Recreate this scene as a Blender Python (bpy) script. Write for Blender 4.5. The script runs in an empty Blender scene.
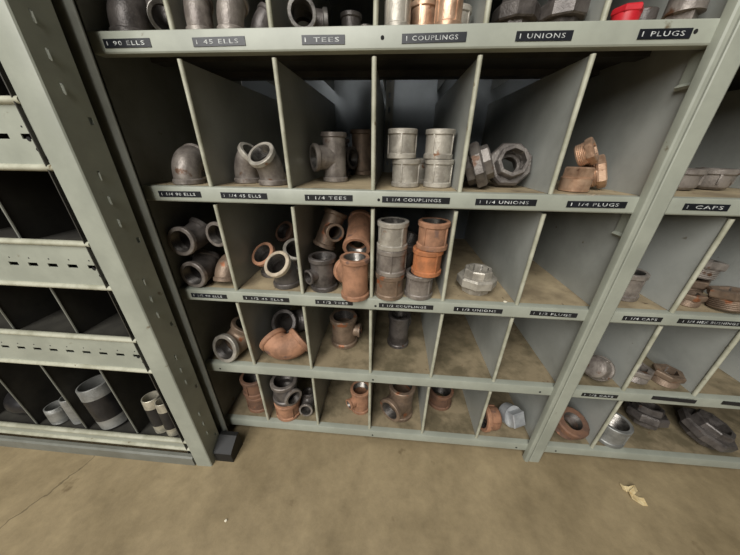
import bpy, bmesh, math, random
from mathutils import Vector, Matrix, Euler
random.seed(7)
S = bpy.context.scene
C = S.collection
PI = math.pi
R_ = math.radians

# ------------------------------------------------------------------ camera, world, light, exposure
Z0 = 0.945            # height of the top rail above the floor
SP = 0.222            # shelf spacing
W = 0.1524            # bin width
D = 0.455             # shelf depth

cam_d = bpy.data.cameras.new('camera'); cam = bpy.data.objects.new('camera', cam_d); C.objects.link(cam)
cam_d.sensor_width = 36; cam_d.lens = 260.54 / 740 * 36; cam_d.clip_start = .01
_r = Vector((0.9966, 0.0821, 0.0107)); _u = Vector((-0.0458, 0.4388, 0.8974)); _f = Vector((-0.0689, 0.8948, -0.441))
m = Matrix(((_r.x, _u.x, -_f.x), (_r.y, _u.y, -_f.y), (_r.z, _u.z, -_f.z))).to_4x4()
m.translation = Vector((0.034, -0.4817, Z0 - 0.1564)); cam.matrix_world = m
S.camera = cam

w = bpy.data.worlds.new('world'); S.world = w; w.use_nodes = True
bg = w.node_tree.nodes['Background']; bg.inputs[0].default_value = (.92, .96, 1, 1); bg.inputs[1].default_value = .02

def area(name, loc, target, sx, sy, power, col):
    l = bpy.data.lights.new(name, 'AREA'); l.shape = 'RECTANGLE'; l.size = sx; l.size_y = sy; l.energy = power; l.color = col
    o = bpy.data.objects.new(name, l); C.objects.link(o); o.location = loc
    o.rotation_euler = (Vector(target) - Vector(loc)).to_track_quat('-Z', 'Y').to_euler()
    return o
area('ceiling_lights', (-1.35, -2.7, 2.45), (-.7, -1.5, .4), 1.6, 3.4, 150, (1, .985, .95))
area('ceiling_lights', (-.15, -2.7, 2.45), (-.15, -1.5, .4), .5, 3.4, 55, (1, .985, .95))

S.view_settings.view_transform = 'Standard'; S.view_settings.look = 'None'
S.view_settings.gamma = 1; S.view_settings.use_curve_mapping = False
S.view_settings.exposure = 0.0

# ------------------------------------------------------------------ materials
def lin(c):
    return tuple(((v / 255) / 12.92 if v / 255 < .04045 else ((v / 255 + .055) / 1.055) ** 2.4) for v in c) + (1,)

MATS = {}
def mat(name, base, second=None, scale=30, rough=.5, metal=0., bump=.0, lo=.42, hi=.62, spots=None, spot_scale=60, spot_lo=.66, detail=6, spec=.5):
    if name in MATS: return MATS[name]
    mm = bpy.data.materials.new(name); mm.use_nodes = True
    nt = mm.node_tree; N = nt.nodes; L = nt.links
    b = N['Principled BSDF']; b.inputs['Roughness'].default_value = rough; b.inputs['Metallic'].default_value = metal
    b.inputs['Specular IOR Level'].default_value = spec
    tc = N.new('ShaderNodeTexCoord'); oi = N.new('ShaderNodeObjectInfo')
    add = N.new('ShaderNodeVectorMath'); add.operation = 'ADD'
    sc = N.new('ShaderNodeVectorMath'); sc.operation = 'SCALE'; sc.inputs['Scale'].default_value = 5
    cx = N.new('ShaderNodeCombineXYZ'); L.new(oi.outputs['Random'], cx.inputs[0]); L.new(oi.outputs['Random'], cx.inputs[2])
    L.new(cx.outputs[0], sc.inputs[0]); L.new(tc.outputs['Object'], add.inputs[0]); L.new(sc.outputs[0], add.inputs[1])
    n = N.new('ShaderNodeTexNoise'); n.inputs['Scale'].default_value = scale; n.inputs['Detail'].default_value = detail; n.inputs['Roughness'].default_value = .62
    L.new(add.outputs[0], n.inputs['Vector'])
    r = N.new('ShaderNodeValToRGB'); r.color_ramp.elements[0].position = lo; r.color_ramp.elements[1].position = hi
    r.color_ramp.elements[0].color = lin(base); r.color_ramp.elements[1].color = lin(second or base)
    L.new(n.outputs['Fac'], r.inputs[0]); out = r.outputs[0]
    if spots:
        n2 = N.new('ShaderNodeTexNoise'); n2.inputs['Scale'].default_value = spot_scale; n2.inputs['Detail'].default_value = 5
        L.new(add.outputs[0], n2.inputs['Vector'])
        r2 = N.new('ShaderNodeValToRGB'); r2.color_ramp.elements[0].position = spot_lo; r2.color_ramp.elements[1].position = spot_lo + .06
        L.new(n2.outputs['Fac'], r2.inputs[0])
        mx = N.new('ShaderNodeMixRGB'); L.new(r2.outputs[0], mx.inputs[0]); L.new(out, mx.inputs[1]); mx.inputs[2].default_value = lin(spots)
        out = mx.outputs[0]
    L.new(out, b.inputs['Base Color'])
    if bump:
        n3 = N.new('ShaderNodeTexNoise'); n3.inputs['Scale'].default_value = scale * 8; n3.inputs['Detail'].default_value = 4
        L.new(add.outputs[0], n3.inputs['Vector'])
        bp = N.new('ShaderNodeBump'); bp.inputs['Strength'].default_value = bump; bp.inputs['Distance'].default_value = .002
        L.new(n3.outputs['Fac'], bp.inputs['Height']); L.new(bp.outputs[0], b.inputs['Normal'])
    MATS[name] = mm
    return mm

PAINT = mat('grey_green_paint', (140, 143, 131), (153, 156, 143), 9, .42, spots=(96, 84, 64), spot_scale=34, spot_lo=.70, bump=.05)
PAINT_EDGE = mat('worn_cream_edge', (172, 171, 153), (146, 145, 126), 26, .5, spots=(98, 84, 60), spot_scale=60, spot_lo=.68)
PAINT_DULL = mat('dull_grey_paint', (116, 117, 109), (100, 100, 91), 8, .45, spots=(80, 66, 48), spot_scale=30, spot_lo=.69, bump=.05)
PANEL = mat('divider_paint', (162, 164, 158), (144, 146, 140), 6, .36, spots=(100, 88, 66), spot_scale=40, spot_lo=.72, bump=.04)
STEEL = mat('blue_grey_sheet', (118, 124, 128), (96, 102, 106), 4, .34, .35, bump=.04)
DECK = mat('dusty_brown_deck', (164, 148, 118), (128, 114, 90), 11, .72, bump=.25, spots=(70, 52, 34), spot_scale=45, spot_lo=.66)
DARK_PAINT_AND_SHADE = mat('dark_paint_and_shade', (58, 56, 50), (44, 42, 38), 12, .55)  # left rack's dark sheets; on shelf undersides it is shade put into colour
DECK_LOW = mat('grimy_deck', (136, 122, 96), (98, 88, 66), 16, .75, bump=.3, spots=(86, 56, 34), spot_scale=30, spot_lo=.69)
HOLE = mat('dark_hole', (12, 11, 10), rough=.9)
TAPE = mat('black_label_tape', (22, 24, 28), (30, 32, 38), 20, .35)
TEXT = mat('white_embossed_letters', (205, 208, 205), (120, 122, 122), 90, .5)
RUBBER = mat('black_rubber', (11, 11, 10), (18, 17, 15), 40, .6)
IRON = mat('malleable_iron', (140, 132, 124), (104, 96, 90), 34, .40, .35, bump=.3, spots=(92, 66, 48), spot_scale=40, spot_lo=.64)
IRON_MID = mat('mid_iron', (118, 112, 106), (86, 80, 76), 34, .38, .4, bump=.3, spots=(92, 66, 48), spot_scale=40, spot_lo=.66)
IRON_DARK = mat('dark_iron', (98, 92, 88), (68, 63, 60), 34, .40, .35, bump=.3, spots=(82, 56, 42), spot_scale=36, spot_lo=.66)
IRON_PALE = mat('grey_iron', (176, 170, 158), (140, 134, 124), 34, .40, .35, bump=.3, spots=(128, 94, 70), spot_scale=44, spot_lo=.65)
IRON_BROWN = mat('brown_iron', (138, 118, 100), (106, 90, 76), 26, .5, .45, bump=.3, spots=(140, 88, 58), spot_scale=34, spot_lo=.6)
RUST = mat('pink_rust', (166, 122, 94), (126, 92, 70), 22, .72, .1, bump=.3, spots=(110, 84, 72), spot_scale=30, spot_lo=.62)
ORANGE = mat('orange_rust', (186, 116, 72), (146, 94, 60), 24, .75, .05, bump=.3, spots=(128, 84, 60), spot_scale=40, spot_lo=.63)
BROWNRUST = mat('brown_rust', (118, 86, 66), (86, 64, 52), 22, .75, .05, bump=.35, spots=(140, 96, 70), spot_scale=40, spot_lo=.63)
COPPER = mat('bronze_skin', (210, 176, 148), (172, 138, 113), 40, .36, .6, bump=.2, spots=(120, 84, 62), spot_scale=50, spot_lo=.64)
GALV = mat('galvanised', (190, 192, 192), (158, 160, 162), 20, .36, .4, bump=.15)
GALV_DULL = mat('dull_galvanised', (150, 150, 146), (122, 122, 118), 24, .45, .45, bump=.25)
THREAD_DARK = mat('shaded_thread', (84, 79, 74), (56, 52, 49), 60, .4, .5)  # darker thread for dark fittings, with the shade inside the bore coloured in
THREAD = mat('machined_thread', (140, 136, 130), (92, 88, 84), 60, .32, .8)
CREAM_RIM = mat('pale_machined_rim', (196, 182, 160), (160, 146, 126), 50, .45, .35)
RED = mat('red_paint', (196, 40, 48), (176, 30, 40), 40, .4)
PALE_END = mat('pale_thread_end', (190, 184, 166), (150, 146, 132), 40, .4, .5)
BLACKPIPE = mat('black_pipe', (34, 33, 34), (48, 46, 46), 30, .38, .3)
PAPER = mat('torn_card', (224, 204, 158), (204, 178, 128), 120, .8)
SPECK = mat('white_crumb', (220, 212, 190), rough=.8)

def floor_material():
    mm = bpy.data.materials.new('stained_concrete'); mm.use_nodes = True
    nt = mm.node_tree; N = nt.nodes; L = nt.links; b = N['Principled BSDF']; b.inputs['Roughness'].default_value = .6
    tc = N.new('ShaderNodeTexCoord')
    def noise(sc, det=6, ro=.6):
        n = N.new('ShaderNodeTexNoise'); n.inputs['Scale'].default_value = sc; n.inputs['Detail'].default_value = det; n.inputs['Roughness'].default_value = ro
        L.new(tc.outputs['Object'], n.inputs['Vector']); return n
    def ramp(src, p0, c0, p1, c1):
        r = N.new('ShaderNodeValToRGB'); e = r.color_ramp.elements
        e[0].position = p0; e[0].color = c0; e[1].position = p1; e[1].color = c1; L.new(src, r.inputs[0]); return r
    n1 = noise(4.5, 8, .62); r1 = ramp(n1.outputs['Fac'], .33, lin((126, 111, 83)), .68, lin((160, 143, 111)))
    n2 = noise(26, 6, .7); r2 = ramp(n2.outputs['Fac'], .3, (.75, .74, .72, 1), .7, (1.1, 1.1, 1.08, 1))
    mx = N.new('ShaderNodeMixRGB'); mx.blend_type = 'MULTIPLY'; mx.inputs[0].default_value = .8
    L.new(r1.outputs[0], mx.inputs[1]); L.new(r2.outputs[0], mx.inputs[2])
    n3 = noise(15, 4, .5); r3 = ramp(n3.outputs['Fac'], .68, (0, 0, 0, 1), .76, (1, 1, 1, 1))
    mx2 = N.new('ShaderNodeMixRGB'); L.new(r3.outputs[0], mx2.inputs[0]); L.new(mx.outputs[0], mx2.inputs[1]); mx2.inputs[2].default_value = lin((104, 88, 62))
    # a hairline crack running towards the left rack
    sx = N.new('ShaderNodeSeparateXYZ'); L.new(tc.outputs['Object'], sx.inputs[0])
    nw = noise(9, 4)
    def mth(op, a, bb, clamp=False):
        q = N.new('ShaderNodeMath'); q.operation = op; q.use_clamp = clamp
        for i, v in enumerate((a, bb)):
            if isinstance(v, (int, float)): q.inputs[i].default_value = v
            else: L.new(v, q.inputs[i])
        return q.outputs[0]
    line = mth('SUBTRACT', sx.outputs[0], mth('MULTIPLY', sx.outputs[1], .34))
    line = mth('ADD', line, mth('MULTIPLY', mth('SUBTRACT', nw.outputs['Fac'], .5), .07))
    d = mth('ABSOLUTE', mth('ADD', line, .732), 0)
    ck = mth('SUBTRACT', 1, mth('DIVIDE', d, .0028), True)
    mx3 = N.new('ShaderNodeMixRGB'); L.new(mth('MULTIPLY', ck, .75), mx3.inputs[0]); L.new(mx2.outputs[0], mx3.inputs[1]); mx3.inputs[2].default_value = lin((70, 60, 44))
    L.new(mx3.outputs[0], b.inputs['Base Color'])
    bp = N.new('ShaderNodeBump'); bp.inputs['Strength'].default_value = .25; bp.inputs['Distance'].default_value = .004
    L.new(n2.outputs['Fac'], bp.inputs['Height']); L.new(bp.outputs[0], b.inputs['Normal'])
    return mm

# ------------------------------------------------------------------ mesh helpers
def finish(bm, angle=25):
    bmesh.ops.recalc_face_normals(bm, faces=bm.faces[:])
    for f in bm.faces: f.smooth = True
    for e in bm.edges:
        if len(e.link_faces) != 2 or e.calc_face_angle(0) > R_(angle): e.smooth = False

def link(name, bm, mats, parent=None, loc=(0, 0, 0), rot=(0, 0, 0), do_finish=True):
    if do_finish: finish(bm)
    me = bpy.data.meshes.new(name); bm.to_mesh(me); bm.free()
    for mm in (mats if isinstance(mats, (list, tuple)) else [mats]): me.materials.append(mm)
    o = bpy.data.objects.new(name, me); C.objects.link(o)
    o.location = loc; o.rotation_euler = rot
    if parent: o.parent = parent
    return o

def thing(name, label, cat, loc=(0, 0, 0), group=None):
    o = bpy.data.objects.new(name, None); C.objects.link(o); o.empty_display_size = .02
    o.location = loc; o['label'] = label; o['category'] = cat
    if group: o['group'] = group
    return o

def box(bm, x0, x1, y0, y1, z0, z1, bevel=0, mi=0):
    vs = [bm.verts.new((x, y, z)) for x in (x0, x1) for y in (y0, y1) for z in (z0, z1)]
    q = [(0, 1, 3, 2), (4, 6, 7, 5), (0, 4, 5, 1), (2, 3, 7, 6), (0, 2, 6, 4), (1, 5, 7, 3)]
    fs = [bm.faces.new([vs[i] for i in f]) for f in q]
    for f in fs: f.material_index = mi
    if bevel:
        es = list({e for f in fs for e in f.edges})
        r = bmesh.ops.bevel(bm, geom=es, offset=bevel, segments=2, affect='EDGES', profile=.6)
        for f in r['faces']: f.material_index = mi
    return fs

def extrude_profile(bm, pts, axis, a, b, mi=0):
    """closed 2-D outline extruded along an axis; pts are in the other two axes in x,y,z order"""
    def P(p, t):
        return {'x': (t, p[0], p[1]), 'y': (p[0], t, p[1]), 'z': (p[0], p[1], t)}[axis]
    A = [bm.verts.new(P(p, a)) for p in pts]; B = [bm.verts.new(P(p, b)) for p in pts]
    n = len(pts)
    fs = [bm.faces.new((A[i], A[(i + 1) % n], B[(i + 1) % n], B[i])) for i in range(n)]
    fs += [bm.faces.new(A[::-1]), bm.faces.new(B)]
    for f in fs: f.material_index = mi

def holed_plate(bm, u0, u1, v0, v1, holes, t, axis, at, mi=0):
    """thin plate with rectangular holes; axis 'y' -> in the xz plane at y=at, axis 'x' -> in the yz plane"""
    us = sorted({u0, u1, *[h[0] for h in holes], *[h[1] for h in holes]})
    vs = sorted({v0, v1, *[h[2] for h in holes], *[h[3] for h in holes]})
    def P(u, v, d): return (u, at + d, v) if axis == 'y' else (at + d, u, v)
    solid = {}
    for i in range(len(us) - 1):
        for j in range(len(vs) - 1):
            cu, cv = (us[i] + us[i + 1]) / 2, (vs[j] + vs[j + 1]) / 2
            solid[i, j] = not any(h[0] < cu < h[1] and h[2] < cv < h[3] for h in holes)
    V = {}
    def vert(i, j, k):
        if (i, j, k) not in V: V[i, j, k] = bm.verts.new(P(us[i], vs[j], t * k))
        return V[i, j, k]
    for (i, j), ok in solid.items():
        if not ok: continue
        for k in (0, 1):
            f = bm.faces.new((vert(i, j, k), vert(i + 1, j, k), vert(i + 1, j + 1, k), vert(i, j + 1, k))); f.material_index = mi
        for (a, b_, nb) in (((i, j), (i + 1, j), (i, j - 1)), ((i, j + 1), (i + 1, j + 1), (i, j + 1)), ((i, j), (i, j + 1), (i - 1, j)), ((i + 1, j), (i + 1, j + 1), (i + 1, j))):
            if not solid.get(nb, False):
                f = bm.faces.new((vert(*a, 0), vert(*b_, 0), vert(*b_, 1), vert(*a, 1))); f.material_index = mi

def disc(bm, c, axis, r, t, mi=0, n=14):
    """short plug of radius r, thickness t, around an axis"""
    ring = []
    for s in (0, t):
        vs = []
        for k in range(n):
            a = 2 * PI * k / n; u, v = r * math.cos(a), r * math.sin(a)
            p = {'x': (s, u, v), 'y': (u, s, v), 'z': (u, v, s)}[axis]
            vs.append(bm.verts.new((c[0] + p[0], c[1] + p[1], c[2] + p[2])))
        ring.append(vs)
    fs = [bm.faces.new((ring[0][k], ring[0][(k + 1) % n], ring[1][(k + 1) % n], ring[1][k])) for k in range(n)]
    fs += [bm.faces.new(ring[0][::-1]), bm.faces.new(ring[1])]
    for f in fs: f.material_index = mi

# a path is a list of (position, tangent) samples by arc length; everything on it is a closed loft of rings
class Path:
    def __init__(s, a0, theta=0, rb=.03, a1=0):
        s.a0, s.th, s.rb, s.a1 = a0, theta, rb, a1
        s.len = a0 + theta * rb + a1
    def at(s, t):
        if t <= s.a0 or s.th == 0: return Vector((0, 0, t)), Vector((0, 0, 1))
        q = t - s.a0
        a = min(q / s.rb, s.th)
        p = Vector((s.rb * (1 - math.cos(a)), 0, s.a0 + s.rb * math.sin(a))); tg = Vector((math.sin(a), 0, math.cos(a)))
        if q / s.rb > s.th: p += tg * (q - s.th * s.rb)
        return p, tg

def loft(bm, path, rings, n=32, cyc=True, mi=0, flip=None, sides=None, phase=0):
    """rings: (t, radius) along the path; cyc joins the last ring to the first (a tube wall)"""
    n = sides or n
    Y = Vector((0, 1, 0)); RR = []
    for t, r in rings:
        p, tg = path.at(t); X = Y.cross(tg)
        RR.append([bm.verts.new(p + r * (math.cos(2 * PI * (k + phase) / n) * X + math.sin(2 * PI * (k + phase) / n) * Y)) for k in range(n)])
    m_ = len(RR); fs = []
    for i in range(m_ if cyc else m_ - 1):
        A, B = RR[i], RR[(i + 1) % m_]
        for k in range(n): fs.append(bm.faces.new((A[k], A[(k + 1) % n], B[(k + 1) % n], B[k])))
    if not cyc: fs += [bm.faces.new(RR[0][::-1]), bm.faces.new(RR[-1])]
    for f in fs: f.material_index = mi
    return fs

def steps(a, b, r, n): return [(a + (b - a) * i / n, r) for i in range(n + 1)]

def rim_rings(t0, t1, R, ri):
    w = t1 - t0
    return [(t0, ri), (t0, R * .955), (t0 + .12 * w, R), (t0 + .82 * w, R), (t1, R * .93), (t1, ri)]

def thread_rings(t0, t1, r, depth, pitch):
    k = max(4, int((t1 - t0) / pitch)); out = [(t0, r)]
    inner = []
    for i in range(k):
        a = t0 + (t1 - t0) * i / k; b = t0 + (t1 - t0) * (i + .5) / k
        inner += [(a + 1e-5, r - depth * .3), (b, r - depth)]
    inner.append((t1, r - depth * .4))
    return [(t0, r)] + inner + [(t1, r)]

# ------------------------------------------------------------------ fittings (each: an Empty that parents body, rims, threads)
def tube_body(bm, path, ro, ri, n=14):
    loft(bm, path, steps(0, path.len, ro, n) + steps(path.len, 0, ri, n))

def thr(body): return THREAD_DARK if body in (IRON_DARK, BROWNRUST, BLACKPIPE, IRON_BROWN) else THREAD

def fit_elbow(root, R, theta, A, body, rim, mouth='B', n_=16):
    tn = math.tan(theta / 2); st = R * .42; rb = (A - st) / tn
    P = Path(st, theta, rb, st)
    bm = bmesh.new(); tube_body(bm, P, R * .885, R * .755, n_); link('body', bm, body, root)
    rw = R * .34
    for t0, t1 in ((-.0006, rw), (P.len + .0006, P.len - rw)):
        bm = bmesh.new(); loft(bm, P, rim_rings(t0, t1, R, R * .75) if t1 > t0 else [(t0 - (t0 - t1) * ((q - -.0006) / (rw + .0006)), r) for q, r in rim_rings(-.0006, rw, R, R * .75)])
        link('rim', bm, rim if (t0 > .01) == (mouth == 'B') else body, root)
    for a, b in ((.0008, R * .75), (P.len - .0008, P.len - R * .75)):
        bm = bmesh.new()
        rr = thread_rings(.0008, R * .75, R * .762, R * .05, .0024)
        loft(bm, P, rr if a < .01 else [(P.len - q, r) for q, r in rr]); link('thread', bm, thr(body), root)

def fit_coupling(root, R, L, body, rim=None, ribs=4):
    P = Path(L); bm = bmesh.new(); loft(bm, P, [(0, R * .92), (L, R * .92), (L, R * .78), (0, R * .78)])
    # flat raised panels framed by ribs
    for k in range(ribs):
        a = 2 * PI * k / ribs + .35
        M = Matrix.Rotation(a, 4, 'Z'); n0 = len(bm.verts)
        box(bm, R * .86, R * .985, -.0016, .0016, L * .1, L * .9, .0005)
        bm.verts.ensure_lookup_table()
        bmesh.ops.transform(bm, matrix=M, verts=bm.verts[n0:])
    link('body', bm, body, root)
    for z0, z1 in ((-.0004, L * .19), (L + .0004, L * .81)):
        bm = bmesh.new()
        rr = rim_rings(0, abs(z1 - z0), R, R * .775)
        loft(bm, P if False else Path(L), [(z0 + (q if z1 > z0 else -q), r) for q, r in rr]); link('rim', bm, rim or body, root)
    bm = bmesh.new(); loft(bm, P, thread_rings(.001, L - .001, R * .785, R * .05, .0024)); link('thread', bm, thr(body), root)

def boolean(base, others, op):
    """exact boolean of temporary meshes, returns a bmesh"""
    o = bpy.data.objects.new('temporary', base); C.objects.link(o); tmp = [o]
    for me in others:
        q = bpy.data.objects.new('temporary', me); C.objects.link(q); tmp.append(q)
        md = o.modifiers.new('b', 'BOOLEAN'); md.operation = op[len(tmp) - 2]; md.object = q; md.solver = 'EXACT'
    dg = bpy.context.evaluated_depsgraph_get(); dg.update()
    bm = bmesh.new(); me2 = bpy.data.meshes.new_from_object(o.evaluated_get(dg)); bm.from_mesh(me2)
    for q in tmp: bpy.data.objects.remove(q, do_unlink=True)
    return bm

def solid_mesh(z0, z1, r, M=None, n=40, seg=1):
    bm = bmesh.new(); loft(bm, Path(1), steps(z0, z1, r, seg), n=n, cyc=False)
    bmesh.ops.recalc_face_normals(bm, faces=bm.faces[:])
    if M: bmesh.ops.transform(bm, matrix=M, verts=bm.verts[:])
    me = bpy.data.meshes.new('temporary'); bm.to_mesh(me); bm.free(); return me

TEE = {}
def fit_tee(root, R, A, body, rim=None, R2=None, A2=None, rim_top=None):
    """run along z from 0 to 2A, branch towards +x"""
    R2 = R2 or R; A2 = A2 or A
    key = (R, A, R2, A2)
    M = Matrix.Translation((0, 0, A)) @ Matrix.Rotation(PI / 2, 4, 'Y')
    if key not in TEE:
        bm = boolean(solid_mesh(0, 2 * A, R * .885), [solid_mesh(0, A2, R2 * .88, M), solid_mesh(-.01, 2 * A + .01, R * .755), solid_mesh(0, A2 + .01, R2 * .75, M)], ['UNION', 'DIFFERENCE', 'DIFFERENCE'])
        finish(bm); me = bpy.data.meshes.new('tee_body'); bm.to_mesh(me); bm.free(); TEE[key] = me
    me = TEE[key].copy(); me.materials.clear(); me.materials.append(body)
    b = bpy.data.objects.new('body', me); C.objects.link(b); b.parent = root
    rim = rim or body
    for (RR, LL, z0, mx, mr) in ((R, 2 * A, 0, None, body), (R, 2 * A, 1, None, rim_top or rim), (R2, A2, 1, M, rim)):
        rr = rim_rings(-.0005, RR * .34, RR, RR * .745)
        tr = thread_rings(.0008, RR * .7, RR * .757, RR * .05, .0024)
        if z0: rr = [(LL - q, r) for q, r in rr]; tr = [(LL - q, r) for q, r in tr]
        for nm, ring, mt in (('rim', rr, mr), ('thread', tr, thr(body))):
            bm = bmesh.new(); loft(bm, Path(LL), ring)
            if mx: bmesh.ops.transform(bm, matrix=mx, verts=bm.verts[:])
            link(nm, bm, mt, root)

def fit_union(root, R, body, nut=None, sides=8, h=1.0):
    """tail, big nut, head with a bore"""
    H = R * 2.1 * h; P = Path(H)
    bm = bmesh.new(); loft(bm, P, [(0, R * .80), (0, R * 1.06), (.004, R * 1.1), (H * .36, R * 1.1), (H * .36, R * .8)], sides=sides); link('tail', bm, body, root)
    bm = bmesh.new(); loft(bm, P, [(H * .30, R * .85), (H * .30, R * 1.46), (H * .34, R * 1.55), (H * .62, R * 1.55), (H * .70, R * 1.42), (H * .70, R * .8)], sides=sides, phase=.5); link('nut', bm, nut or body, root)
    bm = bmesh.new(); loft(bm, P, [(H * .64, R * .82), (H * .64, R * 1.12), (H * .95, R * 1.1), (H, R * 1.04), (H, R * .82)], sides=sides); loft(bm, P, [(H * .5, R * .84), (H * .5, R * .58), (H * .42, R * .56), (H * .42, R * .84)]); link('head', bm, body, root)
    bm = bmesh.new(); loft(bm, P, thread_rings(H * .02, H - .0005, R * .84, R * .06, .003)); link('thread', bm, thr(body), root)

def fit_plug(root, R, body, sides=4, head=None):
    """threaded barrel standing on its end with a square (or hex) head on top"""
    h = R * .95
    bm = bmesh.new(); ring = [(0, R * .55), (0, R * .9)]
    k = 7
    for i in range(k): ring += [(.001 + h * i / k, R * (.977 + .006 * i)), (.001 + h * (i + .5) / k, R * (.985 + .006 * i))]
    ring += [(h, R * 1.04), (h + .001, R * .7), (h + .001, R * .3), (.003, R * .3)]
    loft(bm, Path(1), ring); link('barrel', bm, body, root)
    bm = bmesh.new(); r = R * (.92 if sides == 4 else 1.14); h2 = R * (.75 if sides == 4 else .5)
    loft(bm, Path(1), [(h - .001, r * .9), (h + .001, r), (h + h2 - .002, r), (h + h2, r * .88)], sides=sides, phase=.5, cyc=False); link('head', bm, head or body, root)

def fit_cap(root, R, body, H=None):
    """cap standing mouth up or dome up (rotate); dome at the bottom, mouth at the top"""
    H = H or R * 1.25; P = Path(H)
    bm = bmesh.new()
    loft(bm, P, [(0, R * .02), (0, R * .45), (H * .05, R * .68), (H * .16, R * .83), (H * .3, R * .88), (H, R * .9), (H, R * .76), (H * .25, R * .74), (H * .2, R * .02)])
    for k in range(4):
        M = Matrix.Rotation(PI / 2 * k + .4, 4, 'Z'); n0 = len(bm.verts)
        box(bm, R * .82, R * .97, -.0018, .0018, H * .3, H * .8, .0005)
        bm.verts.ensure_lookup_table(); bmesh.ops.transform(bm, matrix=M, verts=bm.verts[n0:])
    link('body', bm, body, root)
    bm = bmesh.new(); loft(bm, P, [(H + .0004 - q, r) for q, r in rim_rings(0, H * .28, R, R * .755)]); link('rim', bm, body, root)
    bm = bmesh.new(); loft(bm, P, [(H - q, r) for q, r in thread_rings(.001, H * .6, R * .765, R * .05, .0024)]); link('thread', bm, thr(body), root)

def fit_bushing(root, R, body, sides=6, head_up=True):
    h = R * .75; P = Path(1)
    ring = [(0, R * .6), (0, R * .86)]
    for i in range(6): ring += [(.001 + h * i / 6, R * .88), (.001 + h * (i + .5) / 6, R * .93)]
    ring += [(h, R * .93), (h, R * .6)]
    bm = bmesh.new(); loft(bm, P, ring); link('threaded_barrel', bm, body, root)
    bm = bmesh.new(); loft(bm, P, [(h - .001, R * .62), (h - .001, R * 1.04), (h + .002, R * 1.1), (h + R * .42, R * 1.1), (h + R * .5, R * 1.0), (h + R * .5, R * .62)], sides=sides, phase=.5); link('head', bm, body, root)
    bm = bmesh.new(); loft(bm, P, thread_rings(.001, h + R * .49, R * .635, R * .05, .0024)); link('thread', bm, thr(body), root)

def fit_nipple(root, R, L, end=GALV_DULL, body=BLACKPIPE, e=.24):
    P = Path(L); bm = bmesh.new(); loft(bm, P, [(L * e, R), (L * (1 - e), R), (L * (1 - e), R * .86), (L * e, R * .86)]); link('pipe', bm, body, root)
    for a, b in ((0, L * e), (L, L * (1 - e))):
        k = 9; ring = [(a, R * .86), (a, R * .93)]
        for i in range(k):
            ring += [(a + (b - a) * (i + .2) / k, R * (.955 + .004 * i)), (a + (b - a) * (i + .7) / k, R * (.975 + .003 * i))]
        ring += [(b, R), (b, R * .86)]
        bm = bmesh.new(); loft(bm, P, ring); link('threaded_end', bm, end, root)

def aim(a, b):
    """rotation (degrees) that turns local -z (mouth A) to direction a and local +x (mouth B, or a tee's branch) to b"""
    z = -Vector(a).normalized(); x = Vector(b); x = (x - z * x.dot(z)).normalized(); y = z.cross(x)
    return [math.degrees(q) for q in Matrix(((x.x, y.x, z.x), (x.y, y.y, z.y), (x.z, y.z, z.z))).to_euler('XYZ')]

def rest(root, x, y, z, rot):
    """turn the fitting and set it down: its box centre at x, y and its lowest point at z"""
    M = Euler([R_(a) for a in rot], 'XYZ').to_matrix()
    pts = [M @ v.co for ch in root.children for v in ch.data.vertices]
    lo = [min(p[i] for p in pts) for i in range(3)]; hi = [max(p[i] for p in pts) for i in range(3)]
    root.rotation_euler = [R_(a) for a in rot]
    root.location = (x - (lo[0] + hi[0]) / 2, y - (lo[1] + hi[1]) / 2, z - lo[2] + .0003)
    return z + hi[2] - lo[2] + .0003

# ------------------------------------------------------------------ the setting
bm = bmesh.new(); box(bm, -3.2, 3.2, -3.6, 1.2, -.05, 0)
o = link('floor', bm, floor_material()); o['kind'] = 'structure'
WALL = mat('grey_wall', (96, 96, 92), (84, 84, 80), 3, .8)
bm = bmesh.new(); box(bm, -3.2, 3.2, 1.2, 1.3, -.05, 2.75)
o = link('wall_back', bm, WALL); o['kind'] = 'structure'

# ------------------------------------------------------------------ shelving
def zl(k): return Z0 - SP * k
FONT = bpy.data.curves.new('lettering', 'FONT')
FONT.size = 1; FONT.resolution_u = 2
def text_bm(s):
    """letters as filled outlines, 1 unit high, centred"""
    FONT.body = s; FONT.space_character = 1.18
    o = bpy.data.objects.new('temporary', FONT); C.objects.link(o)
    dg = bpy.context.evaluated_depsgraph_get(); dg.update()
    me = bpy.data.meshes.new_from_object(o.evaluated_get(dg))
    bm = bmesh.new(); bm.from_mesh(me); bpy.data.objects.remove(o, do_unlink=True); bpy.data.meshes.remove(me)
    return bm

def label_tape(parent, s, x0, x1, zc, y, tilt=0, h=.0108, peel=0):
    bm = text_bm(s); w = x1 - x0
    xs = [v.co.x for v in bm.verts]; ys = [v.co.y for v in bm.verts]
    tw = w * .80; th = h * .48
    for v in bm.verts:
        v.co = Vector(((v.co.x - min(xs)) / (max(xs) - min(xs)) * tw - tw / 2 - w * .03, -.00115, (v.co.y - min(ys)) / (max(ys) - min(ys)) * th - th / 2))
    r = bmesh.ops.extrude_face_region(bm, geom=bm.faces[:])
    for g in r['geom']:
        if isinstance(g, bmesh.types.BMVert): g.co.y += .0006
    for f in bm.faces: f.material_index = 1; f.smooth = False
    box(bm, -w / 2, w / 2, -.0008, 0, -h / 2, h / 2, .0002, 0)
    if peel:
        for v in bm.verts: v.co.y -= peel * ((v.co.x + w / 2) / w) ** 2
    bmesh.ops.recalc_face_normals(bm, faces=bm.faces[:])
    o = link('label_tape', bm, [TAPE, TEXT], parent, ((x0 + x1) / 2, y, zc), (0, tilt, 0), False)
    o['label'] = 'black embossed label tape reading ' + s
    return o

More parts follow.
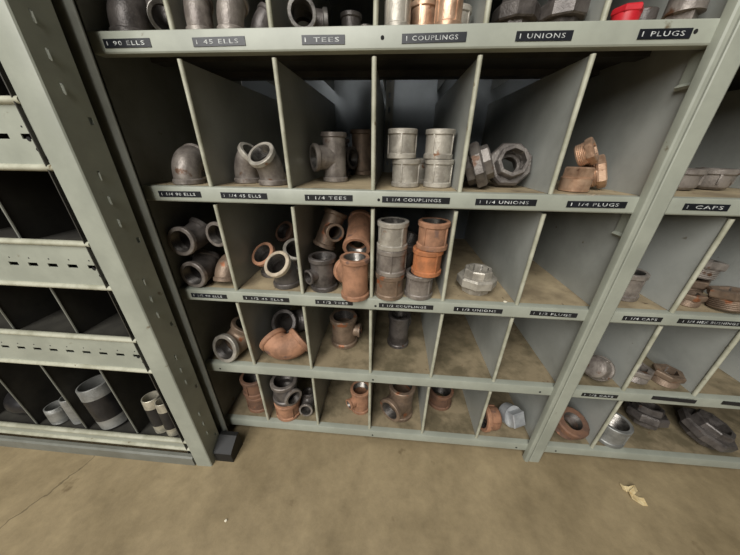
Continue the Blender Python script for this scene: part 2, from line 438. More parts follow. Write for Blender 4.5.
def shelf(root, x0, x1, k, y1, deckmat, labels=(), holes=()):
    z = zl(k)
    bm = bmesh.new(); box(bm, x0, x1, .002, y1, z - .003, z - .0002)
    for yy in (.10, .22):
        box(bm, x0 + .01, x1 - .01, yy, yy + .03, z - .014, z - .003)
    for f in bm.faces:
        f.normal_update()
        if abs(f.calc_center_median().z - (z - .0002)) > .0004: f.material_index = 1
    sh = link('shelf', bm, [deckmat, DARK_PAINT_AND_SHADE], root)  # underside coloured dark to stand in for the shade under the shelf
    bm = bmesh.new()
    pr = [(0.0015, z), (-.0005, z - .0008), (-.0015, z - .003), (-.0015, z - .0255), (-.0005, z - .0275), (.001, z - .028), (.016, z - .028), (.016, z - .0262), (.0012, z - .0262), (.0012, z - .0018), (.014, z - .0018), (.014, z)]
    extrude_profile(bm, pr, 'x', x0, x1)
    for hx, hz in holes: disc(bm, (hx, -.0019, z - hz), 'y', .0026, .001, 1)
    link('front_lip', bm, [PAINT, HOLE], sh)
    for s, a, b, dz, t in labels:
        label_tape(sh, s, a, b, z - dz, -.0016, t)
    return sh

def divider(root, x, k, y1, lean=0, notch=False, nm='divider'):
    """sheet steel divider standing on shelf k with a rolled front hem"""
    z0, z1 = zl(k) + .0002, zl(k - 1) - .0335
    bm = bmesh.new()
    box(bm, x - .0008, x + .0008, .006, y1, z0, z1)
    pr = [(x + .0038 * math.cos(a) + 0, .0072 + .0042 * math.sin(a)) for a in [2 * PI * i / 16 for i in range(16)]]
    extrude_profile(bm, pr, 'z', z0, z1, 1)
    if lean:
        for v in bm.verts: v.co.x += lean * (v.co.z - z0) / (z1 - z0)
    return link(nm, bm, [PANEL, PAINT_EDGE], root)

MX0, MX1 = -.4375, .457
main = thing('shelving_unit', 'wide grey steel pipe-fitting rack with six columns of bins, in the middle', 'shelving', (0, 0, 0))
labs = {
    0: [('1 90 ELLS', -.415, -.339), ('1 45 ELLS', -.272, -.191), ('1 TEES', -.106, -.043), ('1 COUPLINGS', .038, .127), ('1 UNIONS', .193, .267), ('1 PLUGS', .350, .415)],
    1: [('1 1/4 90 ELLS', -.407, -.323), ('1 1/4 45 ELLS', -.284, -.195), ('1 1/4 TEES', -.124, -.036), ('1 1/4 COUPLINGS', .017, .136), ('1 1/4 UNIONS', .180, .282), ('1 1/4 PLUGS', .332, .427)],
    2: [('1 1/2 90 ELLS', -.410, -.326), ('1 1/2 45 ELLS', -.288, -.182), ('1 1/2 TEES', -.123, -.040), ('1 1/2 COUPLINGS', .017, .133), ('1 1/2 UNIONS', .176, .276), ('1 1/2 PLUGS', .332, .425)]}
HL = {0: [(.0106, .0142), (.4195, .0135)], 1: [(.0110, .0153)], 2: [(.0097, .0175)], 3: [(.0077, .017), (.4162, .017), (-.399, .017)], 4: [(.0098, .018), (.4157, .017)]}
for k in range(-1, 5):
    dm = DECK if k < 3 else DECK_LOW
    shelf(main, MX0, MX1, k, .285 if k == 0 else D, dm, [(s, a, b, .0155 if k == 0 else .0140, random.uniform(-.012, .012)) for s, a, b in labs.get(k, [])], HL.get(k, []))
for k in range(0, 5):
    for i in range(1, 6):
        lean = {(2, 0): 0, (1, 3): -.006, (4, 3): .004}.get((i, k), random.uniform(-.0015, .0015))
        divider(main, (i - 3) * W, k, .285 if k == 0 and False else D, lean)
# left post: broad flat strip standing proud of the bins
bm = bmesh.new()
extrude_profile(bm, [(-.4480, -.0280), (-.4465, -.0300), (-.4170, -.0300), (-.4153, -.0285), (-.4153, -.0265), (-.4172, -.0278), (-.4445, -.0278), (-.4445, .0), (-.4480, .0)], 'z', 0, 1.35)
link('post', bm, PAINT_DULL, main)
# right post: narrow rolled angle
bm = bmesh.new()
extrude_profile(bm, [(.4430, .0), (.4430, -.009), (.4440, -.0125), (.4462, -.0145), (.4510, -.0150), (.4550, -.013), (.4558, -.0095), (.4532, -.0095), (.4525, -.0115), (.4474, -.0118), (.4456, -.0095), (.4456, .0)], 'z', 0, 1.35)
link('post', bm, PAINT, main)
# side panels (the right one has a row of slots beside the post)
hs = [(.0085, .0145, Z0 - .1079 + .036 * j - .005, Z0 - .1079 + .036 * j + .005) for j in range(-23, 9) if -.9 < -.1079 + .036 * j < .35]
bm = bmesh.new(); holed_plate(bm, -.008, D, .012, 1.35, hs, .0016, 'x', MX1 + .0004); link('side_panel', bm, PANEL, main)
bm = bmesh.new(); box(bm, MX0 - .002, MX0 - .0004, .0, D, .012, 1.35); link('side_panel', bm, PAINT_DULL, main)  # duller than the right panel: shadow of the end bay put into the colour
# back sheets and the perforated rear upright
bm = bmesh.new(); box(bm, MX0, .145, D + .002, D + .004, .012, 1.35); box(bm, .155, MX1, D + .006, D + .008, .012, 1.35); box(bm, .140, .165, D + .0045, D + .0058, .012, 1.35)
link('back_panel', bm, STEEL, main)
hs = [(.012, .018, 1.35 - .03 - .036 * j, 1.35 - .03 - .036 * j + .012) for j in range(35)]
bm = bmesh.new(); holed_plate(bm, .004, .026, .012, 1.35, hs, .0016, 'y', D - .03); box(bm, .004, .0056, D - .0284, D, .012, 1.35); link('rear_post', bm, PAINT_DULL, main)
# bent tabs that hold the shelves to the right-hand post
for k in (0, 1):
    z = zl(k) - .029; bm = bmesh.new()
    extrude_profile(bm, [(.4525, z), (.4565, z), (.4565, z - .040), (.451, z - .044), (.4475, z - .0405), (.4525, z - .036)], 'y', .004, .030)
    link('shelf_clip', bm, PAINT, main)
# black foot of the left post
bm = bmesh.new()
extrude_profile(bm, [(-.088, 0), (-.0388, 0), (-.0388, .058), (-.050, .058), (-.082, .040), (-.088, .034)], 'x', -.4225, -.3725)
link('post_foot', bm, RUBBER, main)

# ---- right-hand rack
RX0, RX1 = .485, 1.45
right = thing('shelving_unit', 'grey steel fitting rack at the right edge, bins of caps and bushings', 'shelving')
labs = {1: [('1 CAPS', .516, .585)], 2: [('1 1/4 CAPS', .513, .587), ('1 1/4 HEX BUSHINGS', .617, .744)], 3: [('1 1/2 CAPS', .512, .593)]}
for k in range(-1, 5):
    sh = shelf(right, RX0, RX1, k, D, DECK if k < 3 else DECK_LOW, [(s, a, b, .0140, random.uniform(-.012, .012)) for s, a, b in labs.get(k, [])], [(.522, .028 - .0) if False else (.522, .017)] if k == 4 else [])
    if k == 3:
        label_tape(sh, '1 1/2 BUSHINGS', .667, .755, zl(3) - .0065, -.0018, -.03, peel=.006)
        label_tape(sh, '2 CAPS', .818, .898, zl(3) - .0065, -.0018, -.03, peel=.006)
for k in range(0, 5):
    for x in (((.762, 1.074) if k < 2 else (.606, .762, .918, 1.074, 1.23)) if k < 4 else (.616, 1.23)):
        divider(right, x, k, D, {2: .004, 3: -.004}.get(k, 0))
bm = bmesh.new()
extrude_profile(bm, [(.4566, -.0095), (.4566, -.0118), (.4580, -.0130), (.4810, -.0130), (.4845, -.0105), (.4845, .03), (.4828, .03), (.4828, -.0095)], 'z', 0, 1.35)
link('post', bm, PAINT, right)
bm = bmesh.new(); box(bm, RX0 - .0016, RX0 - .0002, .031, D, .012, 1.35); link('side_panel', bm, PANEL, right)
bm = bmesh.new(); box(bm, RX0, RX1, D + .002, D + .004, .012, 1.35); link('back_panel', bm, STEEL, right)
bm = bmesh.new(); box(bm, RX1 + .0002, RX1 + .0018, 0, D, .0, 1.35); link('side_panel', bm, PANEL, right)

# ---- left-hand rack, standing further forward, perforated rails
LX0, LX1, LY = -1.50, -.427, -.0900
left = thing('shelving_unit', 'grey steel rack at the left with perforated front rails, standing forward', 'shelving')
bm = bmesh.new()
extrude_profile(bm, [(-.4700, -.0965), (-.4700, -.1020), (-.4680, -.1045), (-.4640, -.1050), (-.4300, -.1040), (-.4270, -.1030), (-.4255, -.1010), (-.4255, -.0985), (-.4290, -.0985), (-.4290, -.1010), (-.4640, -.1020), (-.4675, -.1010), (-.4682, -.0965)], 'z', 0, 1.35)
zc = [1.31 - .0375 * j for j in range(35)]
hs = [(-.0815, -.0775, z - .006, z + .006) for j, z in enumerate(zc) if j % 5 < 3] + [(-.062, -.056, z - .005, z + .005) for j, z in enumerate(zc) if j % 5 == 3]
holed_plate(bm, -.0985, -.0492, 0, 1.35, hs, .0014, 'x', -.4269)
for j, z in enumerate(zc):           # pressed lugs beside the slots
    if j % 5 < 3: box(bm, -.4256, -.4228, -.0805, -.0785, z - .008, z + .004, .0006)
box(bm, -.489, -.4269, -.0491, -.0477, 0, 1.35)
link('post', bm, PAINT, left)
bm = bmesh.new(); box(bm, -.4908, -.4890, -.095, .36, 0, 1.35); link('side_panel', bm, DARK_PAINT_AND_SHADE, left)
bm = bmesh.new(); box(bm, LX0, -.489, .358, .36, 0, 1.35); link('back_panel', bm, DARK_PAINT_AND_SHADE, left)
bm = bmesh.new(); box(bm, LX0 - .002, LX0, -.1, .36, 0, 1.35); link('side_panel', bm, DARK_PAINT_AND_SHADE, left)
# decks with their broad rails
decks = [(Z0 - .096, .095), (Z0 - .306, .095), (Z0 - .518, .095), (Z0 - .860, .040), (Z0 + .114, .095)]
for zt, hgt in decks:
    bm = bmesh.new(); box(bm, LX0 + .002, -.4912, -.086, .355, zt - .012, zt - .009); sh = link('shelf', bm, DARK_PAINT_AND_SHADE, left)
    zb = zt - hgt; bm = bmesh.new()
    x1 = -.4690
    if hgt > .05:
        hs = [(x1 - .034 - .04 * j - .010, x1 - .030 - .04 * j + .005, zt - .052, zt - .045) for j in range(24)]
        holed_plate(bm, LX0 + .002, x1, zb + .004, zt - .004, hs, .0016, 'y', LY + .0005)
        for j in range(24): disc(bm, (x1 - .036 - .04 * j, LY + .0003, zt - .036), 'y', .0014, .001, 1, 8)
        for hx, hz in ((.034, .052), (.027, .066), (.020, .078)): disc(bm, (x1 - hx, LY - .0001, zt - hz), 'y', .0032, .001, 1, 10)
    else:
        holed_plate(bm, LX0 + .002, x1, zb, zt, [], .0016, 'y', LY + .0005)
    for zz in (zt - .004, zb + .004):    # rolled edges
        extrude_profile(bm, [(LY + .001 + .0065 * math.cos(2 * PI * i / 18), zz + .0052 * math.sin(2 * PI * i / 18)) for i in range(18)], 'x', LX0 + .002, x1 - (.014 if zz > zb + .02 and hgt > .05 else .006), 2)
    link('front_rail', bm, [PAINT, HOLE, PAINT_EDGE], sh)
bm = bmesh.new(); extrude_profile(bm, [(-.094, .0005), (-.106, .0005), (-.106, .030), (-.102, .034), (-.094, .034)], 'x', LX0 + .002, -.4725); link('toe_rail', bm, PAINT_DULL, left)
for zt0, zt1 in ((Z0 - .306, Z0 - .191), (Z0 - .518, Z0 - .401), (Z0 - .860, Z0 - .613), (Z0 - .096, Z0 + .019)):
    for x in (-.633, -.786, -.939, -1.092, -1.245):
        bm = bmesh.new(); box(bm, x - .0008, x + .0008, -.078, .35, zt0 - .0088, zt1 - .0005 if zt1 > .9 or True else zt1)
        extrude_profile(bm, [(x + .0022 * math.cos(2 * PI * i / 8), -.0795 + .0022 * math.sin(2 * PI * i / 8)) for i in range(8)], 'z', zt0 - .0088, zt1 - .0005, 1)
        link('divider', bm, [DARK_PAINT_AND_SHADE, PAINT_DULL], left)

# ------------------------------------------------------------------ fittings
T = {'elbow': fit_elbow}
SZ = {'1': (.0210, .038, .028, .042), '1.25': (.0275, .0445, .033, .049), '1.5': (.0310, .0495, .036, .054), '2': (.0385, .057, .043, .064), '2.5': (.045, .068, .050, .073)}

def put(kind, size, label, group, x, y, k=None, z=None, rot=(0, 0, 0), body=IRON, rim=None, cat='pipe fitting', name=None, **kw):
    root = thing(name or {'e90': 'elbow_fitting', 'e45': 'angled_elbow_fitting', 'tee': 'tee_fitting', 'cpl': 'pipe_coupling', 'uni': 'pipe_union', 'plug': 'pipe_plug', 'cap': 'domed_fitting', 'bush': 'pipe_bushing', 'nip': 'pipe_nipple'}[kind], label, cat, group=group)
    R, A, A45, L = SZ[size]
    if kind == 'e90': fit_elbow(root, R, PI / 2, A, body, rim or body, kw.get('mouth', 'B'))
    elif kind == 'e45': fit_elbow(root, R, PI / 4, A45, body, rim or body, kw.get('mouth', 'B'))
    elif kind == 'tee': fit_tee(root, R, kw.pop('A', A), body, rim, **kw)
    elif kind == 'cpl': fit_coupling(root, R, kw.get('L', L), body, rim, kw.get('ribs', 4))
    elif kind == 'uni': fit_union(root, R, body, rim, **kw)
    elif kind == 'plug': fit_plug(root, R * .78, body, kw.get('sides', 4), kw.get('head'))
    elif kind == 'cap': fit_cap(root, R, body)
    elif kind == 'bush': fit_bushing(root, R, body, **kw)
    elif kind == 'nip': fit_nipple(root, kw['r'], kw['L'], body=BLACKPIPE if body is IRON else body, **{a: b for a, b in kw.items() if a in ('end', 'e')})
    if z is None: z = zl(k)
    return rest(root, x, y, z, rot)

G0 = 'fittings on the top shelf'; G1 = 'fittings on the second shelf'; G2 = 'fittings on the third shelf'; G3 = 'fittings on the fourth shelf'; G4 = 'fittings on the bottom shelf'
GR = 'fittings in the right-hand rack'; GL = 'pipe nipples in the left rack'

# top shelf (behind the rail of 1 inch labels)
put('e90', '1.5', 'large dark elbow at the left end above the 1 90 ELLS label', G0, -.4035, .056, 0, rot=(0, 0, 95), body=IRON_DARK)
put('e90', '1', 'dark elbow with shiny mouth turned right, above the 1 90 ELLS label', G0, -.3365, .040, 0, rot=aim((.6, -.75, -.2), (-.2, .3, .9)), body=IRON_DARK, rim=THREAD, mouth='A')
put('e45', '1', 'left of two dark angled elbows above the 1 45 ELLS label', G0, -.276, .035, 0, rot=(0, 0, 110), body=IRON)
put('e45', '1', 'right of two dark angled elbows above the 1 45 ELLS label', G0, -.222, .035, 0, rot=(0, 0, 80), body=IRON)
put('e45', '1', 'half-hidden dark angled elbow against the divider above the 1 45 ELLS label', G0, -.200, .100, 0, rot=(0, 0, 40), body=IRON_DARK)
put('tee', '1', 'dark tee lying with its round mouth facing out, above the 1 TEES label', G0, -.112, .055, 0, rot=(90, 0, 15), body=IRON_DARK, rim=THREAD)
put('tee', '1', 'left of two small dark tees standing above the 1 TEES label', G0, -.064, .200, 0, rot=(0, 0, 100), body=IRON_DARK)
put('tee', '1', 'right of two small dark tees standing beside the divider above the 1 TEES label', G0, -.030, .262, 0, rot=(0, 0, 60), body=IRON)
top = put('cpl', '1', 'grey coupling beside the divider, left end of the 1 COUPLINGS bin', G0, .030, .032, 0, rot=(0, 0, 20), body=IRON_PALE)
put('cpl', '1', 'narrow bronze coupling standing second in the 1 COUPLINGS bin', G0, .070, .062, 0, rot=(0, 0, 50), body=COPPER)
put('cpl', '1', 'bright bronze coupling standing third in the 1 COUPLINGS bin', G0, .103, .030, 0, rot=(0, 0, 10), body=COPPER)
put('cpl', '1', 'dull grey coupling at the right, last in the 1 COUPLINGS bin', G0, .125, .082, 0, rot=(0, 0, 30), body=IRON_PALE)
put('uni', '1', 'dark grey octagonal union at the left of the 1 UNIONS bin', G0, .205, .055, 0, rot=(0, 0, 8), body=IRON_DARK, h=1.1)
put('bush', '1.25', 'grey ring tilted between the two unions of the 1 UNIONS bin', G0, .240, .120, 0, rot=(62, 0, 35), body=IRON)
put('uni', '1', 'dark grey octagonal union at the right of the 1 UNIONS bin', G0, .270, .050, 0, rot=(0, 0, 20), body=IRON_DARK, h=1.1)
t0 = put('plug', '1', 'red painted plug at the left of the 1 PLUGS bin', G0, .349, .035, 0, rot=(0, 0, 20), body=RED, cat='plug', sides=6)
put('plug', '1', 'dark grey plug beside the red plug in the 1 PLUGS bin', G0, .388, .060, 0, rot=(180, 0, 15), body=IRON_DARK, cat='plug')
put('plug', '1.25', 'grey plug at the right of the 1 PLUGS bin', G0, .427, .040, 0, rot=(180, 0, 40), body=IRON, cat='plug')

# second shelf
put('e90', '1.25', 'single dark elbow standing in the 1 1/4 90 ELLS bin, its back turned', G1, -.376, .052, 1, rot=(0, 0, 98), body=IRON)
put('e45', '1.25', 'left angled elbow in the 1 1/4 45 ELLS bin, dark mouth tilted right', G1, -.263, .080, 1, rot=(0, 0, -12), body=IRON, rim=IRON_PALE)
put('e45', '1.25', 'right angled elbow in the 1 1/4 45 ELLS bin, round pale mouth facing out', G1, -.208, .048, 1, rot=(0, 0, -108), body=IRON, rim=IRON_PALE)
put('tee', '1.25', 'grey tee standing in front in the 1 1/4 TEES bin, branch to the left', G1, -.1085, .128, 1, rot=(0, 0, 214), body=IRON, A=.048)
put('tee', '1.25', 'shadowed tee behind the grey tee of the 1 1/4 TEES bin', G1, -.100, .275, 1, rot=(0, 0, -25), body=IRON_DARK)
put('tee', '1.5', 'brownish tee standing beside the divider in the 1 1/4 TEES bin', G1, -.053, .340, 1, rot=(0, 0, 85), body=IRON_BROWN, A=.056)
a = put('cpl', '1.25', 'bottom left of four stacked couplings on the second shelf', G1, .059, .073, 1, rot=(0, 0, 50), body=IRON_PALE)
put('cpl', '1.25', 'top left of four stacked couplings on the second shelf', G1, .049, .075, z=a, rot=(0, 0, -25), body=IRON_PALE)
a = put('cpl', '1.25', 'bottom right of four stacked couplings on the second shelf', G1, .123, .079, 1, rot=(0, 0, 42), body=IRON_PALE)
put('cpl', '1.25', 'top right of four stacked couplings, reddish top, on the second shelf', G1, .119, .081, z=a, rot=(0, 0, 38), body=IRON_PALE)
put('cpl', '1.25', 'half-hidden coupling behind the right stack on the second shelf', G1, .088, .142, 1, rot=(0, 0, 20), body=IRON_PALE)
put('uni', '1.25', 'octagonal union leaning on its side in the 1 1/4 UNIONS bin, against the divider', G1, .1925, .064, 1, rot=(-14, 66, -30), body=IRON_MID, sides=8, h=.8)
put('uni', '1.25', 'octagonal union in the 1 1/4 UNIONS bin with its wide mouth facing out', G1, .2605, .098, 1, rot=(70, 0, -4), body=IRON_MID, sides=8)
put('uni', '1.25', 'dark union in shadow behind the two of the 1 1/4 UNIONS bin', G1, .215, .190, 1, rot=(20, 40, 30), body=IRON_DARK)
a = put('plug', '1.5', 'bronze square-head plug lowest at the front of the 1 1/4 PLUGS bin', G1, .370, .056, 1, rot=(0, 0, 15), body=COPPER, cat='plug')
put('bush', '1.25', 'bronze ring lying on its side at the back of the 1 1/4 PLUGS bin', G1, .418, .085, 1, rot=(70, 0, 60), body=COPPER, cat='bushing')
put('bush', '1', 'small bronze bushing perched on top of the bronze plug', G1, .379, .064, z=a, rot=(62, 0, 48), body=COPPER, cat='bushing')

# third shelf
put('e45', '1.5', 'lower left dark elbow of the 1 1/2 90 ELLS bin, mouth facing out', G2, -.4015, .047, 2, rot=aim((-.1, -1, .05), (-.2, 0, .5)), body=IRON_DARK, rim=IRON, mouth='A')
put('e45', '1.5', 'upper left dark elbow of the 1 1/2 90 ELLS bin, stacked on another', G2, -.400, .050, z=zl(2) + .0765, rot=aim((-.05, -1, .12), (.3, .1, .6)), body=IRON_DARK, rim=IRON, mouth='A')
put('e90', '1.25', 'lower right elbow of the 1 1/2 90 ELLS bin, rounded brown back outward', G2, -.3385, .054, 2, rot=aim((0, -.35, -1), (.15, 1, 0)), body=IRON_BROWN)
put('e45', '1.25', 'upper right dark elbow of the 1 1/2 90 ELLS bin against the divider', G2, -.3375, .072, z=zl(2) + .090, rot=aim((-.15, -1, .1), (.0, .2, .6)), body=IRON_DARK, rim=IRON, mouth='A')
put('e45', '1.5', 'angled elbow of the 1 1/2 45 ELLS bin with an orange rusty mouth', G2, -.262, .094, 2, rot=(0, 0, -115), body=IRON_DARK, rim=RUST)
put('e45', '1.5', 'front angled elbow of the 1 1/2 45 ELLS bin with a cream-coloured mouth', G2, -.206, .040, 2, rot=(0, 0, -108), body=IRON_DARK, rim=CREAM_RIM)
put('e45', '1.5', 'angled elbow behind the cream mouth by the divider, 1 1/2 45 ELLS bin', G2, -.205, .135, 2, rot=(0, 0, -70), body=IRON_DARK, rim=IRON_PALE)
put('e90', '1.5', 'rust-brown elbow at the back of the 1 1/2 45 ELLS bin', G2, -.243, .235, z=zl(2) + .03, rot=aim((-.3, -.6, .5), (.9, .2, 0)), body=BROWNRUST)
put('tee', '1.5', 'dark grey reducing tee at front left of the 1 1/2 TEES bin, tiny branch', G2, -.116, .036, 2, rot=(0, 0, 232), body=IRON_DARK, R2=.0165, A2=.042, A=.038)
a = put('tee', '1.5', 'rusty tee standing at front right of the 1 1/2 TEES bin', G2, -.0455, .022, 2, rot=(0, 0, 125), body=RUST, A=.045)
put('tee', '1.5', 'rusty tee lying on top of the standing rusty tee, mouth facing out', G2, -.0385, .103, z=zl(2) + .054, rot=aim((0, -.9, -.42), (0, .42, -.9)), body=RUST, rim=RUST)
put('tee', '1.25', 'brown tee tipped over behind the grey reducing tee, mouth down to the right', G2, -.1095, .112, z=zl(2) + .064, rot=aim((-.35, -.25, -.9), (.35, -.9, -.2)), body=IRON_BROWN, R2=.021)
for i, (mt, lab, rz, dx) in enumerate(((IRON_BROWN, 'bottom brownish coupling, left stack on the third shelf', 10, 0), (IRON, 'middle dark grey coupling, left stack on the third shelf', 70, .001), (IRON_PALE, 'top pale grey coupling, left stack on the third shelf', 20, .001))):
    a = put('cpl', '1.5', lab, G2, .038 + dx, .022, z=zl(2) + (0 if i == 0 else a - zl(2)), rot=(0, 0, rz), body=mt)
for i, (mt, lab, rz, dx, dy) in enumerate(((IRON, 'bottom grey coupling under the orange one, right stack on the third shelf', 20, 0, 0), (ORANGE, 'bright orange rusty coupling in the middle of the right stack, third shelf', 12, .011, -.002), (RUST, 'top brown rusty coupling of the right stack on the third shelf', 30, .017, -.001))):
    a = put('cpl', '1.5', lab, G2, .102 + dx, .030 + dy, z=zl(2) + (0 if i == 0 else a - zl(2)), rot=(0, 0, rz), body=mt)
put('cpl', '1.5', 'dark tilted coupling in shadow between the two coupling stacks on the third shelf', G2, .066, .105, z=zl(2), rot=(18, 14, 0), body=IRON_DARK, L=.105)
put('uni', '1.25', 'pale grey octagonal union alone in the 1 1/2 UNIONS bin', G2, .233, .062, 2, rot=(0, 0, 8), body=IRON_PALE, h=.95)

# fourth shelf
put('e90', '2', 'pale brown elbow with open mouth facing out, left bin of the fourth shelf', G3, -.3655, .055, 3, rot=aim((-.2, -.9, .25), (.45, .35, .8)), body=IRON_BROWN, rim=IRON_PALE, mouth='A')
put('e90', '1.5', 'dark brown elbow in shadow behind the pale one, left bin of the fourth shelf', G3, -.389, .165, 3, rot=aim((.5, -.75, .2), (-.3, .2, .8)), body=BROWNRUST, rim=IRON_BROWN)
put('e90', '2', 'big pink-rusted elbow lying at the front of the fourth shelf', G3, -.230, .050, 3, rot=aim((-.74, .50, .42), (.66, .56, .42)), body=RUST, rim=RUST)
put('e90', '2', 'dark elbow behind the big rusty elbow on the fourth shelf, mouth up', G3, -.245, .150, z=zl(3), rot=aim((-.1, -.8, .55), (.8, .4, .0)), body=IRON_DARK, rim=IRON_DARK, mouth='A')
put('tee', '2', 'brown reducing tee standing in the third bin of the fourth shelf', G3, -.080, .120, 3, rot=(0, 0, -4), body=IRON_BROWN, R2=.020, A2=.048, A=.044)
put('tee', '1.5', 'dark shiny tee standing at the back of the middle of the fourth shelf', G3, .075, .140, 3, rot=(0, 0, 80), body=IRON_DARK)

# bottom shelf
a = put('cpl', '2', 'lower brown coupling in the dark left bin of the bottom shelf', G4, -.352, .060, 4, rot=(0, 0, 20), body=BROWNRUST, L=.058)
put('cpl', '2', 'upper brown coupling stacked in the dark left bin of the bottom shelf', G4, -.357, .063, z=a, rot=(0, 0, 60), body=BROWNRUST, L=.058)
a = put('cpl', '2', 'rusty coupling under a grey tee on the bottom shelf', G4, -.252, .041, 4, rot=(0, 0, 20), body=RUST, L=.056)
put('tee', '2', 'dark grey reducing tee sitting on a rusty coupling, bottom shelf', G4, -.248, .041, z=a, rot=(0, 0, -40), body=IRON_DARK, rim=IRON, R2=.026, A2=.050, A=.034)
put('e90', '1', 'small dark elbow beside the rusty coupling on the bottom shelf, mouth out', G4, -.196, .060, z=zl(4), rot=aim((.05, -.95, .2), (0, .2, .95)), body=IRON_DARK, rim=IRON, mouth='A')
put('tee', '1.5', 'rusty reducing tee in the third bin of the bottom shelf, tiny mouth to the left', G4, -.040, .070, 4, rot=(0, 0, 222), body=RUST, R2=.0165, A2=.044, A=.041)
put('tee', '2', 'brown-grey tee in the fourth bin of the bottom shelf, branch mouth facing out', G4, .078, .056, 4, rot=(0, 0, 232), body=IRON_BROWN, rim=IRON_BROWN, R2=.036)
put('cpl', '2', 'brown rusty ring fitting at the back of the fifth bin of the bottom shelf', G4, .218, .120, 4, rot=(0, 0, 0), body=BROWNRUST, L=.055)
put('cap', '2', 'orange rusty cap on its side beside the galvanised plug, bottom shelf', G4, .345, .044, 4, rot=(0, -84, 8), body=RUST)
put('plug', '2', 'galvanised square-head plug lying beside the rusty cap, bottom shelf', G4, .412, .056, 4, rot=(62, 0, 22), body=GALV, cat='plug', head=GALV)
put('cpl', '2', 'brown coupling in shadow at the back of the sixth bin of the bottom shelf', G4, .375, .215, 4, body=BROWNRUST)

# right-hand rack
put('cap', '1.5', 'left of two grey caps standing above the 1 CAPS label', GR, .598, .112, 1, rot=(0, 0, 10), body=IRON, cat='cap')
put('cap', '1.5', 'right of two grey caps standing above the 1 CAPS label', GR, .672, .128, 1, rot=(0, 0, 40), body=IRON, cat='cap')
put('cpl', '1.5', 'dark coupling half hidden by the post above the 1 1/4 CAPS label', GR, .552, .070, 2, body=IRON, L=.06)
put('bush', '1.5', 'lower left brown bushing above the 1 1/4 HEX BUSHINGS label', GR, .712, .102, 2, rot=(0, 0, 10), body=IRON_BROWN, cat='bushing')
put('bush', '1.5', 'upper grey bushing lying on others above the 1 1/4 HEX BUSHINGS label', GR, .716, .098, z=zl(2) + .0405, rot=(0, 8, 30), body=IRON, cat='bushing')
put('bush', '1.5', 'tilted bushing at the right edge above the 1 1/4 HEX BUSHINGS label', GR, .724, .032, 2, rot=(-12, 0, 20), body=IRON_BROWN, cat='bushing')
put('bush', '1', 'small brown bushing nearest the divider above the 1 1/4 HEX BUSHINGS label', GR, .668, .046, 2, rot=(0, 0, 40), body=IRON_BROWN, cat='bushing')
put('cap', '1.5', 'dark domed cap tipped on its side above the 1 1/2 CAPS label', GR, .556, .042, 3, rot=(0, 118, 22), body=IRON, cat='cap')
put('bush', '1.25', 'left grey bushing of the pair on the fourth shelf of the right rack', GR, .6635, .052, 3, rot=(0, 0, 10), body=IRON, cat='bushing')
put('bush', '1.25', 'right brown bushing of the pair on the fourth shelf of the right rack', GR, .7265, .045, 3, rot=(0, 0, 30), body=IRON_BROWN, cat='bushing')
put('bush', '2', 'rusty brown flange fitting behind the post on the bottom right shelf', GR, .568, .045, 4, rot=(18, 0, 10), body=BROWNRUST, cat='flange', sides=16)
put('cpl', '2', 'galvanised coupling beside the divider on the bottom right shelf', GR, .680, .045, 4, rot=(0, 0, 10), body=GALV_DULL)
put('uni', '1.5', 'large dark union under the hanging label on the bottom right shelf', GR, .815, .100, 4, rot=(-14, 8, 10), body=IRON_DARK, sides=8, h=.9)
put('uni', '2', 'dark flanged union at the right edge of the bottom right shelf', GR, .940, .062, 4, rot=(10, 14, 12), body=IRON_DARK, sides=8, h=.75)

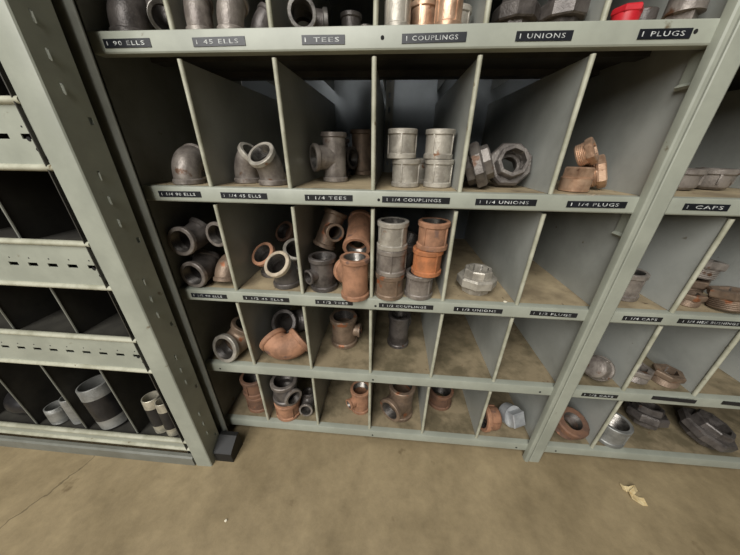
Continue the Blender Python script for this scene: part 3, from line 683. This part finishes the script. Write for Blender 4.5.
# left rack, lowest deck
zd = Z0 - .860 - .0088
put('nip', '1', 'fat black pipe nipple with silver ends leaning in the left rack', GL, -.735, -.043, z=zd, rot=(-3, -7, 0), r=.0365, L=.138, cat='pipe')
put('nip', '1', 'left of two slim black nipples with pale ends beside the post', GL, -.578, -.052, z=zd, rot=(-4, -3, 0), r=.0215, L=.115, end=PALE_END, cat='pipe')
put('nip', '1', 'right of two slim black nipples with pale ends beside the post', GL, -.538, -.060, z=zd, rot=(-4, -2, 0), r=.0185, L=.115, end=PALE_END, cat='pipe')
put('nip', '1', 'short silver nipple at the left of the fat black nipple', GL, -.888, -.0555, z=zd, rot=(-4, -2, 0), r=.023, L=.052, end=GALV_DULL, body=GALV_DULL, cat='pipe')
put('nip', '1', 'short silver nipple touching the divider left of the fat black nipple', GL, -.832, -.052, z=zd, rot=(-2, 0, 0), r=.019, L=.09, end=GALV_DULL, body=GALV_DULL, cat='pipe')
put('e90', '2', 'black elbow at the far left of the lowest deck of the left rack', GL, -1.022, -.030, z=zd, rot=(90, 0, 20), body=BLACKPIPE, rim=BLACKPIPE)

# ------------------------------------------------------------------ crumbs on the floor and decks
bm = bmesh.new()
def strip(pts, wd, th=.0012):
    A = []
    for (x, y, z) in pts:
        A.append([bm.verts.new((x + a, y + b, z + c)) for a, b, c in ((-wd[0], -wd[1], 0), (wd[0], wd[1], 0), (wd[0], wd[1], th), (-wd[0], -wd[1], th))])
    for i in range(len(A) - 1):
        for k in range(4): bm.faces.new((A[i][k], A[i][(k + 1) % 4], A[i + 1][(k + 1) % 4], A[i + 1][k]))
    bm.faces.new(A[0][::-1]); bm.faces.new(A[-1])
strip([(.668, -.056, .003), (.676, -.060, .0002), (.684, -.063, .004), (.694, -.061, .007), (.704, -.058, .003)], (.001, .0065))
strip([(.674, -.076, .006), (.684, -.080, .002), (.694, -.086, .0003), (.703, -.088, .003)], (.002, .0085))
strip([(.701, -.060, .004), (.690, -.067, .009), (.678, -.073, .006)], (.002, .0065))
o = link('torn_card_scrap', bm, PAPER, None, do_finish=False); o['label'] = 'torn scrap of cream card lying folded on the concrete floor'; o['category'] = 'scrap'

def crumb(x, y, z, r, mt, label, name='paper_crumb', cat='crumb'):
    b = bmesh.new(); bmesh.ops.create_icosphere(b, subdivisions=2, radius=r)
    for v in b.verts: v.co = Vector((v.co.x * random.uniform(.8, 1.3), v.co.y * random.uniform(.7, 1.1), v.co.z * .5))
    lo = min(v.co.z for v in b.verts)
    q = link(name, b, mt, None, (x, y, z - lo + .0002)); q['label'] = label; q['category'] = cat
crumb(.283, .012, zl(2), .0035, SPECK, 'white crumb by the divider in the 1 1/2 UNIONS bin')
crumb(-.320, -.212, 0, .003, SPECK, 'tiny white crumb on the concrete floor in front of the rack')
